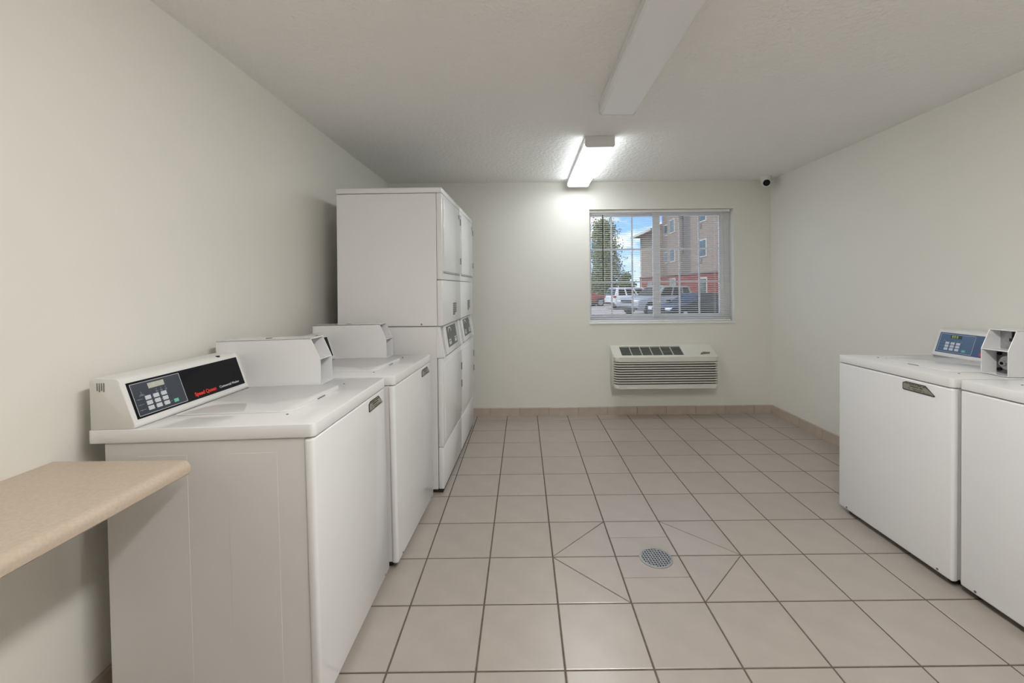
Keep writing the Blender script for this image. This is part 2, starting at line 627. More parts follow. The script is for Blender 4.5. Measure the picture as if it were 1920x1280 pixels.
# ================================================================== security camera
sc = empty('security_camera', (2.475, 4.30, ZC))
tag(sc, 'small white turret security camera on the ceiling corner above the window', 'camera')
bm = B(); cyl(bm, (0, 0, -.014), 'z', .052, .028, 28)
cyl(bm, (0, 0, -.036), 'z', .046, .018, 28, .052)
bm_obj('base', bm, M_PLASTIC, sc, smooth=True)
bm = B()
bmesh.ops.create_uvsphere(bm, u_segments=24, v_segments=16, radius=.050, matrix=Matrix.Translation((-.004, -.014, -.056)))
bm_obj('ball', bm, M_PLASTIC, sc, smooth=True)
d_ = Vector((-.42, -.80, -.42)).normalized()
Mq = Matrix.Translation(Vector((-.004, -.014, -.056)) + d_ * .0445) @ d_.to_track_quat('Z', 'Y').to_matrix().to_4x4()
bm = B(); bmesh.ops.create_cone(bm, cap_ends=True, segments=28, radius1=.033, radius2=.030, depth=.012, matrix=Mq)
fc = bm_obj('lens_cover', bm, M_BLACK, sc, smooth=True)
bm = B(); bmesh.ops.create_cone(bm, cap_ends=True, segments=16, radius1=.011, radius2=.009, depth=.006,
                                matrix=Mq @ Matrix.Translation((0, 0, .008)))
bm_obj('lens', bm, mat('lens_glass', (0.01, 0.012, 0.02), 0.05), fc, smooth=True)

# ================================================================== washers
W2 = 0.3375
CACHE = {}


def cached(key, build, material, name, parent, smooth=False):
    """one mesh per key, shared by alike parts of all washers"""
    if key not in CACHE:
        bm = B()
        build(bm)
        o = bm_obj(name, bm, material, parent, smooth)
        CACHE[key] = o.data
        return o
    return me_obj(name, CACHE[key], parent)


# sloping face of the console: origin at its lower middle, x along the width, y up the slope, z outwards
P0, P1 = Vector((0, .2085, .933)), Vector((0, .2500, 1.062))
up_s = (P1 - P0).normalized()
nrm = Vector((1, 0, 0)).cross(up_s)
if nrm.y > 0:
    nrm = -nrm
SL = (P1 - P0).length
MS = Matrix.Identity(4)
for i in range(3):
    MS[i][0] = (1, 0, 0)[i]; MS[i][1] = up_s[i]; MS[i][2] = nrm[i]
MS.translation = P0


def sbox(bm, x0, x1, y0, y1, z0=0.0, z1=.002, bev=0.0):
    box(bm, x0, x1, y0, y1, z0, z1, bev, 1, MS)


BOXX0, BOXX1 = 0.205, 0.318
BADGE = [(0, .004), (0, .034), (.018, .042), (.118, .042), (.165, .004), (.161, 0), (.004, 0)]


def washer(label, loc, rot, style, badge_x):
    w = empty('washer', loc, rot)
    tag(w, label, 'washer', 'coin-operated top-load washers')

    BOXF = -.113 if style == 'black' else -.082

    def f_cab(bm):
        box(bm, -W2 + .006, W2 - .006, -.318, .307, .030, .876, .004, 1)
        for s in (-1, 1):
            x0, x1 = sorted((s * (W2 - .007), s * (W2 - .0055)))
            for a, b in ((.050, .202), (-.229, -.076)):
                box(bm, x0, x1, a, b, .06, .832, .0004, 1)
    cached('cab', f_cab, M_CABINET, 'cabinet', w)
    cached('front', lambda bm: box(bm, -W2 + .001, W2 - .001, -.3465, -.3135, .024, .8735, .011, 3), M_ENAMEL, 'front_panel', w, True)
    cached('top', lambda bm: prism(bm, rrect(-W2, W2, -.350, .355, .016, 4), 'z', .8765, .918, .007, 2), M_TOP, 'top_panel', w, True)

    def f_lid(bm):
        pts = [(.200, .190), (-.200, .190)] + [(-.200 + .05 - .05 * math.cos(R(a)), -.212 + .05 - .05 * math.sin(R(a))) for a in range(0, 91, 15)] \
            + [(.200 - .05 + .05 * math.sin(R(a)), -.212 + .05 - .05 * math.cos(R(a))) for a in range(0, 91, 15)]
        prism(bm, pts, 'z', .9175, .9235, .003, 2)
    lid = cached('lid', f_lid, M_TOP, 'lid', w, True)
    cached('notch', lambda bm: prism(bm, [(-.036, -.2105), (.036, -.2105), (.024, -.2165), (-.024, -.2165)], 'z', .9180, .9205, .0015, 1),
           M_DARKSTEEL, 'handle_recess', lid)
    for hx in (-.225, .225):
        bm = B(); cyl(bm, (hx, -.205, .919), 'z', .004, .003, 10)
        bm_obj('bumper_plug', bm, M_GREYPRINT, lid)

    # console
    def f_con(bm):
        pts = [(.345, .918), (.2105, .918), (.2065, .926), (.2085, .933), (.2500, 1.062), (.256, 1.071), (.270, 1.076), (.335, 1.078), (.345, 1.070)]
        prism(bm, pts, 'x', -.334, .334, .004, 2)
    con = cached('console', f_con, M_PLASTIC, 'control_console', w, True)
    bm = B(); cyl(bm, (.105, .262, 1.0735), 'z', .0075, .006, 12)
    bm_obj('plug', bm, M_DARK, con)
    pm, om = (M_BLACK, M_NAVY) if style == 'black' else (M_BLUE, M_BLUE2)
    cached('panel' + style, lambda bm: sbox(bm, -.318, .193, .010, SL - .006, -.001, .0015), pm, 'control_panel', con)
    # slate keypad overlay and its white outline
    kx0, kx1, ky0, ky1 = -.310, -.118, .016, SL - .013
    cached('overlay' + style, lambda bm: sbox(bm, kx0, kx1, ky0, ky1, 0, .0019), om, 'keypad_overlay', con)

    def f_out(bm):
        t = .0016
        for a, b, c, d2 in ((kx0, kx1, ky0, ky0 + t), (kx0, kx1, ky1 - t, ky1), (kx0, kx0 + t, ky0, ky1), (kx1 - t, kx1, ky0, ky1)):
            sbox(bm, a, b, c, d2, 0, .0022)
    cached('outline', f_out, M_LINE, 'keypad_outline', con)
    if style == 'black':
        cached('lcd', lambda bm: sbox(bm, -.249, -.187, .096, .114, 0, .0025), M_LCD, 'display', con)
    else:
        dsp = cached('led', lambda bm: sbox(bm, -.252, -.190, .098, .117, 0, .0025), M_LEDWIN, 'display', con)

        def f_dig(bm):
            for q, x in enumerate((-.245, -.233, -.219)):
                for a, b, c, d2 in ((0, .007, 0, .0014), (0, .007, .006, .0074), (0, .007, .012, .0134), (.0056, .007, 0, .0134), (0, .0014, .006, .0134)):
                    sbox(bm, x + a, x + b, .101 + c, .101 + d2, .002, .0028)
        cached('digits', f_dig, M_LED, 'digits', con)

    def key(x0, x1, y0, y1, bm):
        sbox(bm, x0, x1, y0, y1, .001, .0032, .0008)
    if 'key' not in CACHE:
        bm = B(); box(bm, 0, .0215, 0, .0135, .001, .0032, .0008, 1)
        o = bm_obj('key', bm, M_KEY); CACHE['key'] = o.data; bpy.data.objects.remove(o)
        bm = B(); box(bm, 0, .019, 0, .012, .001, .0032, .0008, 1)
        o = bm_obj('key', bm, M_KEYGREEN); CACHE['keyg'] = o.data; bpy.data.objects.remove(o)
    for cx_ in range(3):
        for ry in range(3):
            k_ = me_obj('key', CACHE['key'], con)
            k_.matrix_local = MS @ Matrix.Translation((-.272 + cx_ * .0305, .027 + ry * .0175, 0))
    k_ = me_obj('start_key', CACHE['keyg'], con)
    k_.matrix_local = MS @ Matrix.Translation((-.172, .026, 0))
    k_['label'] = 'green start key'

    def f_marks(bm):
        for q in range(3):
            x = -.228 + q * .018
            sbox(bm, x + .003, x + .006, .087, .090, 0, .0024)
            sbox(bm, x, x + .009, .081, .0832, 0, .0024)
            sbox(bm, x + .001, x + .008, .0775, .0793, 0, .0024)
        sbox(bm, -.281, -.279, .086, .092, 0, .0024)
        sbox(bm, -.286, -.274, .082, .084, 0, .0024)
        sbox(bm, -.290, -.270, .0785, .0803, 0, .0024)
        for ry in range(3):
            for x in (-.296, -.2445, -.214, -.183):
                if x != -.183 or ry == 0:
                    sbox(bm, x - .001, x + .002, .032 + ry * .0175, .035 + ry * .0175, 0, .0024)
            sbox(bm, -.303, -.281, .0330 + ry * .0175, .0343 + ry * .0175, 0, .0024)
    cached('marks', f_marks, M_DIMPRINT, 'printed_marks', con)['kind'] = 'stuff'
    # lettering
    if 'tx1' not in CACHE:
        t1 = text_mesh('Speed Queen', .0198, bold_offset=.0007)
        t1.materials.append(M_RED)
        t2 = text_mesh('Commercial Washer', .0135, bold_offset=.0001)
        t2.materials.append(M_WHITEPRINT)
        CACHE['tx1'], CACHE['tx2'] = t1, t2
    a = me_obj('lettering', CACHE['tx1'], con)
    a.matrix_local = MS @ Matrix.Translation((-.080, .022, .0018))
    a['label'] = 'bold red Speed Queen lettering'
    a = me_obj('lettering', CACHE['tx2'], con)
    a.matrix_local = MS @ Matrix.Translation((.047, .023, .0018))
    a['label'] = 'small white Commercial Washer lettering'

    # small rating sticker on the console end
    def f_stk(bm):
        for q in range(4):
            box(bm, -.3352, -.3338, .318 - q * .007, .3205 - q * .007, 1.040 - .004 * (q % 2), 1.064)
    cached('endmarks', f_stk, M_GREYPRINT, 'end_print', con)

    # coin box: sheet-metal hood with a slanted upper and an upright lower opening
    def f_box(bm):
        side = [(.340, .9205), (.340, 1.126), (BOXF + .040, 1.126), (BOXF, 1.034), (BOXF, .9205)]
        prism(bm, side, 'x', BOXX0, BOXX0 + .0035)
        prism(bm, side, 'x', BOXX1 - .0035, BOXX1)
        box(bm, BOXX0, BOXX1, BOXF + .0385, .340, 1.1225, 1.1265)      # top
        box(bm, BOXX0 + .003, BOXX1 - .003, BOXF + .0005, .3395, .9208, .9235)                # bottom
        box(bm, BOXX0 + .003, BOXX1 - .003, .336, .3395, .9208, 1.124)                # back
        box(bm, BOXX0 + .003, BOXX1 - .003, BOXF + .0005, BOXF + .10, 1.0315, 1.0355)  # shelf
    cb = cached('coinbox' + style, f_box, M_ENAMEL, 'coin_box', w)
    cached('toplock', lambda bm: cyl(bm, ((BOXX0 + BOXX1) / 2, .142, 1.1265), 'z', .013, .003, 16), M_DARKSTEEL, 'service_lock', cb, True)
    cached('plateu' + style, lambda bm: box(bm, BOXX0 + .003, BOXX1 - .003, BOXF + .088, BOXF + .092, 1.035, 1.123), M_STEEL, 'coin_slot_plate', cb)

    def f_slot(bm):
        xm = (BOXX0 + BOXX1) / 2
        box(bm, xm - .003, xm + .003, BOXF + .083, BOXF + .090, 1.085, 1.120)
        box(bm, xm - .012, xm + .006, BOXF + .080, BOXF + .090, 1.072, 1.086, .002, 1)
        box(bm, xm - .002, xm + .006, BOXF + .080, BOXF + .090, 1.040, 1.074, .002, 1)
        box(bm, xm - .010, xm + .012, BOXF + .080, BOXF + .090, 1.036, 1.043, .002, 1)
    cached('slot' + style, f_slot, M_DARK, 'coin_slot', cb)
    cached('platel' + style, lambda bm: box(bm, BOXX0 + .003, BOXX1 - .003, BOXF + .070, BOXF + .074, .924, 1.032), M_DARKSTEEL, 'vault_plate', cb)

    def f_lock(bm):
        xm = (BOXX0 + BOXX1) / 2
        cyl(bm, (xm + .004, BOXF + .062, .975), 'y', .035, .018, 28, .031)
        cyl(bm, (xm - .008, BOXF + .050, .972), 'y', .013, .014, 20)
        box(bm, xm + .014, xm + .032, BOXF + .046, BOXF + .056, .978, .985, .002, 1)
    cached('lock' + style, f_lock, M_STEEL, 'vault_lock', cb, True)

    def f_lock2(bm):
        xm = (BOXX0 + BOXX1) / 2
        cyl(bm, (xm - .008, BOXF + .0425, .972), 'y', .007, .002, 16)
    cached('keyhole' + style, f_lock2, M_BLACK, 'keyhole', cb, True)
    for q, (sx_, sz_) in enumerate(((-.038, 1.012), (-.038, .940), (.040, 1.012), (.040, .940))):
        cached('vscrew%d' % q + style, lambda bm: cyl(bm, ((BOXX0 + BOXX1) / 2 + sx_, BOXF + .067, sz_), 'y', .008, .008, 12), M_BLACK, 'screw', cb, True)

    # maker's badge on the front panel
    Mb = Matrix.Translation((badge_x, -.3465, .815))
    bm = B(); prism(bm, BADGE, 'y', -.0022, .001, M=Mb)
    bdg = bm_obj('badge', bm, M_BADGEDARK, w)
    cxb, czb = .075, .021
    inner = [(cxb + (p[0] - cxb) * .94, czb + (p[1] - czb) * .78) for p in BADGE]
    bm = B(); prism(bm, inner, 'y', -.0028, 0, M=Mb)
    bm_obj('badge_face', bm, M_BADGE, bdg)
    bm = B()
    rnd = random.Random(3)
    for row, (x0, x1, z, hh) in enumerate(((.022, .115, .031, .0048), (.040, .105, .0215, .0048), (.020, .120, .0125, .0025), (.060, .140, .0065, .0022))):
        x = x0
        while x < x1:
            l = rnd.uniform(.003, .0055)
            if rnd.random() > .14:
                box(bm, x, x + l * .8, -.0032, -.002, z, z + hh, M=Mb)
            x += l
    bm_obj('badge_print', bm, M_BADGEDARK, bdg)

    # toe screws and levelling feet
    for sx_ in (-.27, .27):
        bm = B(); cyl(bm, (sx_, -.3468, .040), 'y', .005, .003, 10)
        bm_obj('screw', bm, M_SCREW, w)
    for fx in (-.29, .29):
        for fy in (-.29, .26):
            bm = B(); cyl(bm, (fx, fy, .006), 'z', .022, .012, 14, .018); cyl(bm, (fx, fy, .022), 'z', .008, .026, 10)
            bm_obj('foot', bm, M_DARK, w, True)
    return w


# local x of a washer runs from the user's left to right, local -y is its front
def left_unit(y_c, x_front, yaw=0.0, depth=0.35):
    return (x_front - depth * math.cos(yaw), y_c, 0), (0, 0, PI / 2 - yaw)


TILT = R(1.2)
l1, r1 = left_unit(1.652, -.632)
washer('white washer nearest the beige counter, black panel with red lettering', l1, (-TILT, 0, r1[2]), 'black', .130)
l2, r2 = left_unit(2.372, -.590, R(2.2))
washer('white washer between the nearest left washer and the dryer towers', l2, (-R(.8), 0, r2[2]), 'black', .130)
washer('white washer with visible blue control panel by the right wall', (1.862 + .352, 2.192, 0), (-R(.8), 0, -PI / 2), 'blue', .092)
washer('white washer at the right edge of the photo, cropped by the frame', (1.880 + .352, 1.507, 0), (-R(.8), 0, -PI / 2), 'blue', .092)

# ================================================================== stacked dryers
def dryer(label, loc, rot):
    d = empty('stacked_dryer', loc, rot)
    tag(d, label, 'dryer', 'stacked tumble dryers')
    F = -.352
    w = .3365
    # lower and upper cabinets
    one_box('lower_cabinet', -w + .002, w - .002, F + .040, .345, .022, 1.088, M_ENAMEL2, d, .003, 1)
    one_box('upper_cabinet', -w, w, F + .038, .345, 1.093, 1.965, M_ENAMEL2, d, .003, 1)
    one_box('top_cap', -w - .001, w + .001, F, .348, 1.9685, 2.003, M_ENAMEL, d, .004, 2)
    one_box('toe_gap_shade', -w + .010, w - .010, F + .010, .340, .0, .024, M_DARK, d)  # near-black block that paints the shade of the toe gap
    # upper front: door surround, door, lower panel
    up = one_box('upper_front_panel', -w, w, F, F + .0365, 1.398, 1.9665, M_ENAMEL, d, .006, 2)
    dr = one_box('upper_door', -w + .028, w - .028, F - .0085, F + .002, 1.452, 1.935, M_ENAMEL, d, .005, 2)
    for z0, z1 in ((1.53, 1.58), (1.845, 1.895)):
        one_box('hinge', w - .024, w - .012, F - .0115, F + .001, z0, z1, M_DARKSTEEL, dr)
    one_box('sticker', w - .105, w - .060, F - .0094, F - .008, 1.886, 1.918, M_GREYPRINT, dr)
    one_box('shadow_strip', -w + .040, w - .040, F - .0012, F + .001, 1.440, 1.4455, M_DARKSTEEL, up)  # dark strip drawn as the shadow line below the upper door
    lo = one_box('middle_front_panel', -w, w, F, F + .0365, 1.0935, 1.395, M_ENAMEL, d, .006, 2)
    bm = B()
    for q in range(6):
        box(bm, .02, .16 - (.07 if q == 5 else .01 * (q % 2)), F - .0012, F + .001, 1.220 - q * .0155, 1.2325 - q * .0155)
    bm_obj('instruction_label', bm, M_GREYPRINT, lo)
    # sloping control panel between the two drums
    bm = B()
    pts = [(F + .032, 1.091), (F, .882), (F + .045, .882), (F + .045, 1.091)]
    prism(bm, pts, 'x', -w, w, .003, 1)
    cp = bm_obj('control_console', bm, M_ENAMEL, d, smooth=True)
    a, b = Vector((0, F, .882)), Vector((0, F + .032, 1.091))
    up_ = (b - a).normalized()
    nn = Vector((1, 0, 0)).cross(up_)
    if nn.y > 0:
        nn = -nn
    Q = Matrix.Identity(4)
    for i in range(3):
        Q[i][0] = (1, 0, 0)[i]; Q[i][1] = up_[i]; Q[i][2] = nn[i]
    Q.translation = a
    for s in (-1, 1):
        x0, x1 = sorted((s * (w - .002), s * (w - .028)))
        one_box('side_rail', x0, x1, .004, .206, -.002, .012, M_ENAMEL, cp, .003, 1, Q)
        x0, x1 = sorted((s * (w - .034), s * (w - .105)))
        one_box('recess', x0, x1, .016, .198, -.001, .0012, mat('recess_grey', (0.52, 0.52, 0.53), 0.5), cp, 0, 1, Q)
    one_box('face_plate', -w + .110, w - .110, .006, .204, -.002, .012, M_ENAMEL, cp, .004, 2, Q)
    ds = one_box('display_panel', -.165, .165, .045, .190, .010, .0135, M_DISP, cp, .001, 1, Q)
    bm = B()
    for k in range(9):
        t = R(30 + 15 * k)
        box(bm, -.012, .012, -.004, .004, .0134, .0142,
            M=Q @ Matrix.Translation((-.07 + .055 * math.cos(t), .140 + .038 * math.sin(t), 0)) @ Matrix.Rotation(t - PI / 2, 4, 'Z'))
    for x in (-.13, -.09, .07, .11):
        box(bm, x, x + .028, .060, .082, .0134, .0142, M=Q)
        box(bm, x, x + .028, .087, .097, .0134, .0142, M=Q)
    bm_obj('panel_graphics', bm, M_WHITEPRINT, cp)
    # lower front: door, kick panel
    one_box('lower_front_panel', -w, w, F, F + .0365, .300, .8795, M_ENAMEL, d, .006, 2)
    dr = one_box('lower_door', -w + .028, w - .028, F - .0085, F + .002, .348, .845, M_ENAMEL, d, .005, 2)
    for z0, z1 in ((.545, .60), (.685, .74)):
        one_box('hinge', w - .024, w - .012, F - .0115, F + .001, z0, z1, M_DARKSTEEL, dr)
    one_box('kick_panel', -w, w, F, F + .0365, .026, .297, M_ENAMEL, d, .006, 2)
    for sx_ in (.10, .46):
        bm = B(); cyl(bm, (-w + .002 - .002, F + .04 + sx_, 1.105), 'x', .006, .004, 10)
        bm_obj('screw', bm, M_SCREW, d)
    return d


la, ra = left_unit(3.125, -.520, R(1.5), .352)
dryer('nearer tall white stacked dryer tower beside the washers', la, ra)
lb, rb = left_unit(3.803, -.502, R(1.5), .352)
dryer('farther tall white stacked dryer tower next to the window wall', lb, rb)

# ================================================================== wall counter
ct = empty('wall_counter', (XL, 0, 0))
tag(ct, 'beige laminate folding counter with rounded front edge in the left foreground', 'counter')
bm = B()
zt, zb_ = .838, .798
X1 = XL * 0 + (-.992 - XL)
pts = [(0.001, zb_), (0.001, zt)] + [(X1 - .022 + .022 * math.sin(R(a)), zt - .022 + .022 * math.cos(R(a))) for a in range(0, 91, 15)] \
    + [(X1 - .002, zb_ + .004), (X1 - .006, zb_)]
prism(bm, pts, 'y', -1.0, 1.262)
bm_obj('counter_top', bm, M_LAM, ct, smooth=True)
for yy in (-.55, .25):
    bm = B()
    prism(bm, [(0.001, zb_), (.30, zb_), (.30, zb_ - .03), (.035, zb_ - .28), (0.001, zb_ - .28)], 'y', yy - .018, yy + .018, .002, 1)
    bm_obj('bracket', bm, M_FIX, ct)

# ================================================================== wall air conditioner
ac = empty('air_conditioner', (0, 0, 0))
tag(ac, 'off-white through-wall air conditioner with horizontal louvres below the window', 'air conditioner')
AX0, AX1, AF = 0.905, 1.950, 4.225
AZ0, AZ1, AZF = .318, .722, .628


def rounded_front(off, y_back, r=.045):
    """plan outline with rounded front corners"""
    pts = [(AX0 + off, y_back)]
    f = AF + off
    for k in range(6):
        t = R(90 * k / 5)
        pts.append((AX0 + off + r - r * math.cos(t), f + r - r * math.sin(t)))
    for k in range(6):
        t = R(90 * k / 5)
        pts.append((AX1 - off - r + r * math.sin(t), f + r - r * math.cos(t)))
    pts.append((AX1 - off, y_back))
    return pts


# core body, behind the louvres
bm = B(); prism(bm, rounded_front(.016, YB), 'z', AZ0 + .01, AZF - .05)
bm_obj('core', bm, M_ACD, ac, smooth=True)
# back housing: side cheeks
for s in (0, 1):
    bm = B()
    x0, x1 = ((AX0 - .004, AX0 + .012), (AX1 - .012, AX1 + .004))[s]
    prism(bm, [(YB, AZ0), (YB, AZ1), (AF + .150, AZ1 - .022), (AF + .062, AZF + .01), (AF + .062, AZ0 + .008)], 'x', x0, x1, .004, 2)
    bm_obj('side_cheek', bm, M_AC, ac, smooth=True)
bm = B(); prism(bm, rounded_front(0, YB), 'z', AZ0, AZ0 + .042, .006, 2)
bm_obj('bottom_band', bm, M_AC, ac, smooth=True)
n_l, z_lo, z_hi = 9, AZ0 + .046, AZF - .046
pitch = (z_hi - z_lo) / n_l
bm = B(); prism(bm, rounded_front(.0, AF + .09), 'z', -.0056, .0056, .0028, 1)
bmesh.ops.recalc_face_normals(bm, faces=bm.faces)
lm = bpy.data.meshes.new('louvre'); bm.to_mesh(lm); bm.free(); lm.materials.append(M_AC)
for p in lm.polygons: p.use_smooth = True
lm.set_sharp_from_angle(angle=R(35))
for k in range(n_l):
    me_obj('louvre', lm, ac, (0, 0, z_lo + pitch * (k + .58)))
# brow above the louvres and the sloping top
bm = B(); prism(bm, rounded_front(0, AF + .09), 'z', AZF - .042, AZF + .004, .008, 2)
bm_obj('brow', bm, M_AC, ac, smooth=True)
# sloping top deck as a frame around the discharge grille
S0, S1 = Vector((0, AF + .020, AZF - .002)), Vector((0, YB, AZ1))
us = (S1 - S0).normalized()
ns = Vector((1, 0, 0)).cross(us)
if ns.z < 0:
    ns = -ns
MD = Matrix.Identity(4)
for i in range(3):
    MD[i][0] = (1, 0, 0)[i]; MD[i][1] = us[i]; MD[i][2] = ns[i]
MD.translation = S0
LD = (S1 - S0).length
gx0, gx1, gy0, gy1 = AX0 + .085, AX0 + .715, .035, LD - .025
bm = B()
for a, b, c, d2 in ((AX0 + .003, gx0, 0, LD), (gx1, AX1 - .003, 0, LD), (gx0, gx1, 0, gy0), (gx0, gx1, gy1, LD)):
    box(bm, a, b, c, d2, -.030, .004, M=MD)
bm_obj('top_deck', bm, M_AC, ac)
gr = one_box('discharge_grille', gx0 - .002, gx1 + .002, gy0 - .002, gy1 + .002, -.030, -.022, M_ACD, ac, 0, 1, MD)
for k in range(1, 6):
    x = gx0 + (gx1 - gx0) * k / 6
    one_box('grille_bar', x - .0035, x + .0035, gy0, gy1, -.022, .003, mat('ac_bar', (0.55, 0.55, 0.51), 0.5), gr, 0, 1, MD)
for k in range(6):
    y = gy0 + (gy1 - gy0) * (k + .5) / 6
    one_box('grille_vane', gx0, gx1, y - .004, y + .004, -.020, -.002, M_ACG, gr, 0, 1, MD)
one_box('control_door', gx1 + .045, AX1 - .030, .020, LD - .030, .003, .0065, M_AC, ac, .002, 1, MD)
bm = B()
prism(bm, [(0, 0), (.10, .012), (.115, .040), (.05, .048), (.018, .030)], 'z', .0065, .0078, M=MD @ Matrix.Translation((AX1 - .170, .035, 0)))
bm_obj('emblem', bm, mat('emblem_olive', (0.17, 0.16, 0.11), 0.4), ac)

# ================================================================== floor drain
dn = empty('floor_drain', (0.642, 2.092, 0.0))
tag(dn, 'round perforated metal floor drain set in the tiles', 'drain')
RD = .080
bm = B(); cyl(bm, (0, 0, .0008), 'z', RD - .004, .0012, 40)
bm_obj('well', bm, M_DARK, dn)
bm = B()
n = 44
for k in range(n):
    t0, t1 = 2 * PI * k / n, 2 * PI * (k + 1) / n
    ring = []
    for t in (t0, t1):
        for r_, z in ((RD, .0), (RD, .003), (RD - .010, .0036), (RD - .011, .001)):
            ring.append(bm.verts.new((r_ * math.cos(t), r_ * math.sin(t), z)))
    for q in range(3):
        bm.faces.new((ring[q], ring[q + 4], ring[q + 5], ring[q + 1]))
bmesh.ops.remove_doubles(bm, verts=bm.verts, dist=1e-5)
bm_obj('rim', bm, M_STEEL, dn, True)
bm = B()
rg = RD - .0095
p_, wb = .0140, .0054
Mr = Matrix.Rotation(R(8), 4, 'Z')
for k in range(-6, 7):
    c = k * p_
    if abs(c) < rg:
        L = math.sqrt(rg * rg - c * c)
        box(bm, c - wb / 2, c + wb / 2, -L, L, .0010, .0034, M=Mr)
        box(bm, -L, L, c - wb / 2, c + wb / 2, .0010, .0033, M=Mr)
bm_obj('grate', bm, M_STEEL, dn)

# ================================================================== outdoors
GZ = -0.50
M_ASPH = mat('parking_concrete', (0.46, 0.40, 0.37), 0.9, noise=(1.2, 0.10))
M_GRASS = mat('lawn', (0.20, 0.25, 0.07), 0.95, noise=(3, 0.25))
bm = B(); box(bm, -60, 80, YB + WT + .4, 62, GZ - .3, GZ)
tag(bm_obj('parking_lot', bm, M_ASPH), 'pale concrete parking lot outside the window', kind='structure')
bm = B(); box(bm, -90, 120, 62, 190, GZ - .3, GZ + .12)
tag(bm_obj('lawn', bm, M_GRASS), 'sunlit green lawn beyond the parked cars', kind='structure')

M_STUC = mat('stucco_tan', (0.25, 0.195, 0.165), 0.9, noise=(2, 0.05))
M_STUC2 = mat('stucco_light', (0.34, 0.268, 0.215), 0.9, noise=(2, 0.05))
M_STUC3 = mat('stucco_grey', (0.21, 0.185, 0.165), 0.9, noise=(2, 0.05))
M_ROOF = mat('roof_shingle', (0.27, 0.23, 0.20), 0.9, noise=(6, 0.2))
M_TRIM = mat('trim_cream', (0.70, 0.66, 0.58), 0.7)
M_PANE = mat('pane_dark', (0.07, 0.10, 0.10), 0.12)


def brick_mat():
    mt = bpy.data.materials.new('red_brick'); mt.use_nodes = True
    n = mt.node_tree; b = n.nodes['Principled BSDF']; b.inputs['Roughness'].default_value = .85
    t = n.nodes.new('ShaderNodeTexCoord'); mpn = n.nodes.new('ShaderNodeMapping')
    mpn.inputs['Rotation'].default_value = (0, R(90), R(90))
    br = n.nodes.new('ShaderNodeTexBrick')
    br.inputs['Color1'].default_value = (.27, .062, .05, 1); br.inputs['Color2'].default_value = (.23, .05, .04, 1)
    br.inputs['Mortar'].default_value = (.25, .12, .10, 1)
    br.inputs['Scale'].default_value = 4.0; br.inputs['Mortar Size'].default_value = .012
    n.links.new(t.outputs['Object'], mpn.inputs['Vector']); n.links.new(mpn.outputs[0], br.inputs['Vector'])
    n.links.new(br.outputs['Color'], b.inputs['Base Color'])
    return mt


M_BRICK = brick_mat()
bd = empty('apartment_building', (15.5, 40, GZ))
tag(bd, 'tan stucco apartment building with red brick ground floor outside the window', 'building')
# local: x=0 is the facade plane (facing -x), y along the facade (world y - 40), z from the ground
one_box('brick_base', -.08, 12, -16, 16, 0, 2.95, M_BRICK, bd)
one_box('wall_low_wing', 0, 12, 8.2, 16, 2.95, 8.3, M_STUC2, bd)
one_box('wall_main', .35, 12, -16, 8.2, 2.95, 13.0, M_STUC, bd)
one_box('wall_bay', -.10, .6, 2.0, 5.2, 2.95, 13.0, M_STUC2, bd)
one_box('wall_bay', -.10, .6, -6.5, -1.1, 2.95, 13.0, M_STUC2, bd)
one_box('wall_recess', .25, .6, -1.1, 2.0, 2.95, 13.0, M_STUC3, bd)
one_box('shadow_band', -.16, .5, -16, 16, 2.90, 3.00, M_STUC3, bd)  # darker band painted in as the shadow line above the brick
bm = B()
prism(bm, [(-.95, 8.25), (-.95, 8.42), (6, 11.2), (12.5, 8.42), (12.5, 8.25)], 'y', 8.2, 16.9)
bm_obj('roof', bm, M_ROOF, bd)
one_box('fascia', -1.0, -.93, 8.2, 17.0, 8.18, 8.46, M_TRIM, bd)
one_box('downspout', -.12, -.02, 15.3, 15.42, 0.2, 8.2, M_TRIM, bd)


def bwin(y0, y1, z0, z1, xf):
    f = one_box('window', xf - .05, xf + .05, y0 - .10, y1 + .10, z0 - .10, z1 + .10, M_TRIM, bd)
    one_box('pane', xf - .07, xf - .02, y0, (y0 + y1) / 2 - .03, z0, z1, M_PANE, f)
    one_box('pane', xf - .07, xf - .02, (y0 + y1) / 2 + .03, y1, z0, z1, M_PANE, f)


for zc in (4.55, 7.55, 10.5):
    bwin(3.0, 4.2, zc - .15, zc + 1.05, -.10)
    bwin(6.2, 7.2, zc - .10, zc + .95, .35)
    bwin(-4.4, -3.1, zc - .15, zc + 1.15, -.10)
    one_box('vent_grille', -.14, -.08, -3.6, -3.0, zc - .75, zc - .35, M_STUC3, bd)
bwin(3.0, 4.4, 1.30, 2.55, -.08)
bwin(-4.4, -3.2, .95, 2.45, -.08)
bwin(11, 12.2, 1.1, 2.4, -.08)
bm = B(); cyl(bm, (-.22, .4, 6.6), 'z', .05, 3.4, 8); cyl(bm, (-.30, .4, 8.35), 'z', .12, .25, 10)
bm_obj('vent_pipe', bm, M_DARKSTEEL, bd)

# ------------------------------------------------------------------ trees
M_LEAF = mat('leaves', (0.20, 0.24, 0.10), 0.8, noise=(1.5, 0.4))
M_LEAF2 = mat('hedge_leaves', (0.13, 0.17, 0.05), 0.85, noise=(1.0, 0.4))
M_BARK = mat('bark', (0.12, 0.09, 0.065), 0.95, noise=(8, 0.3))


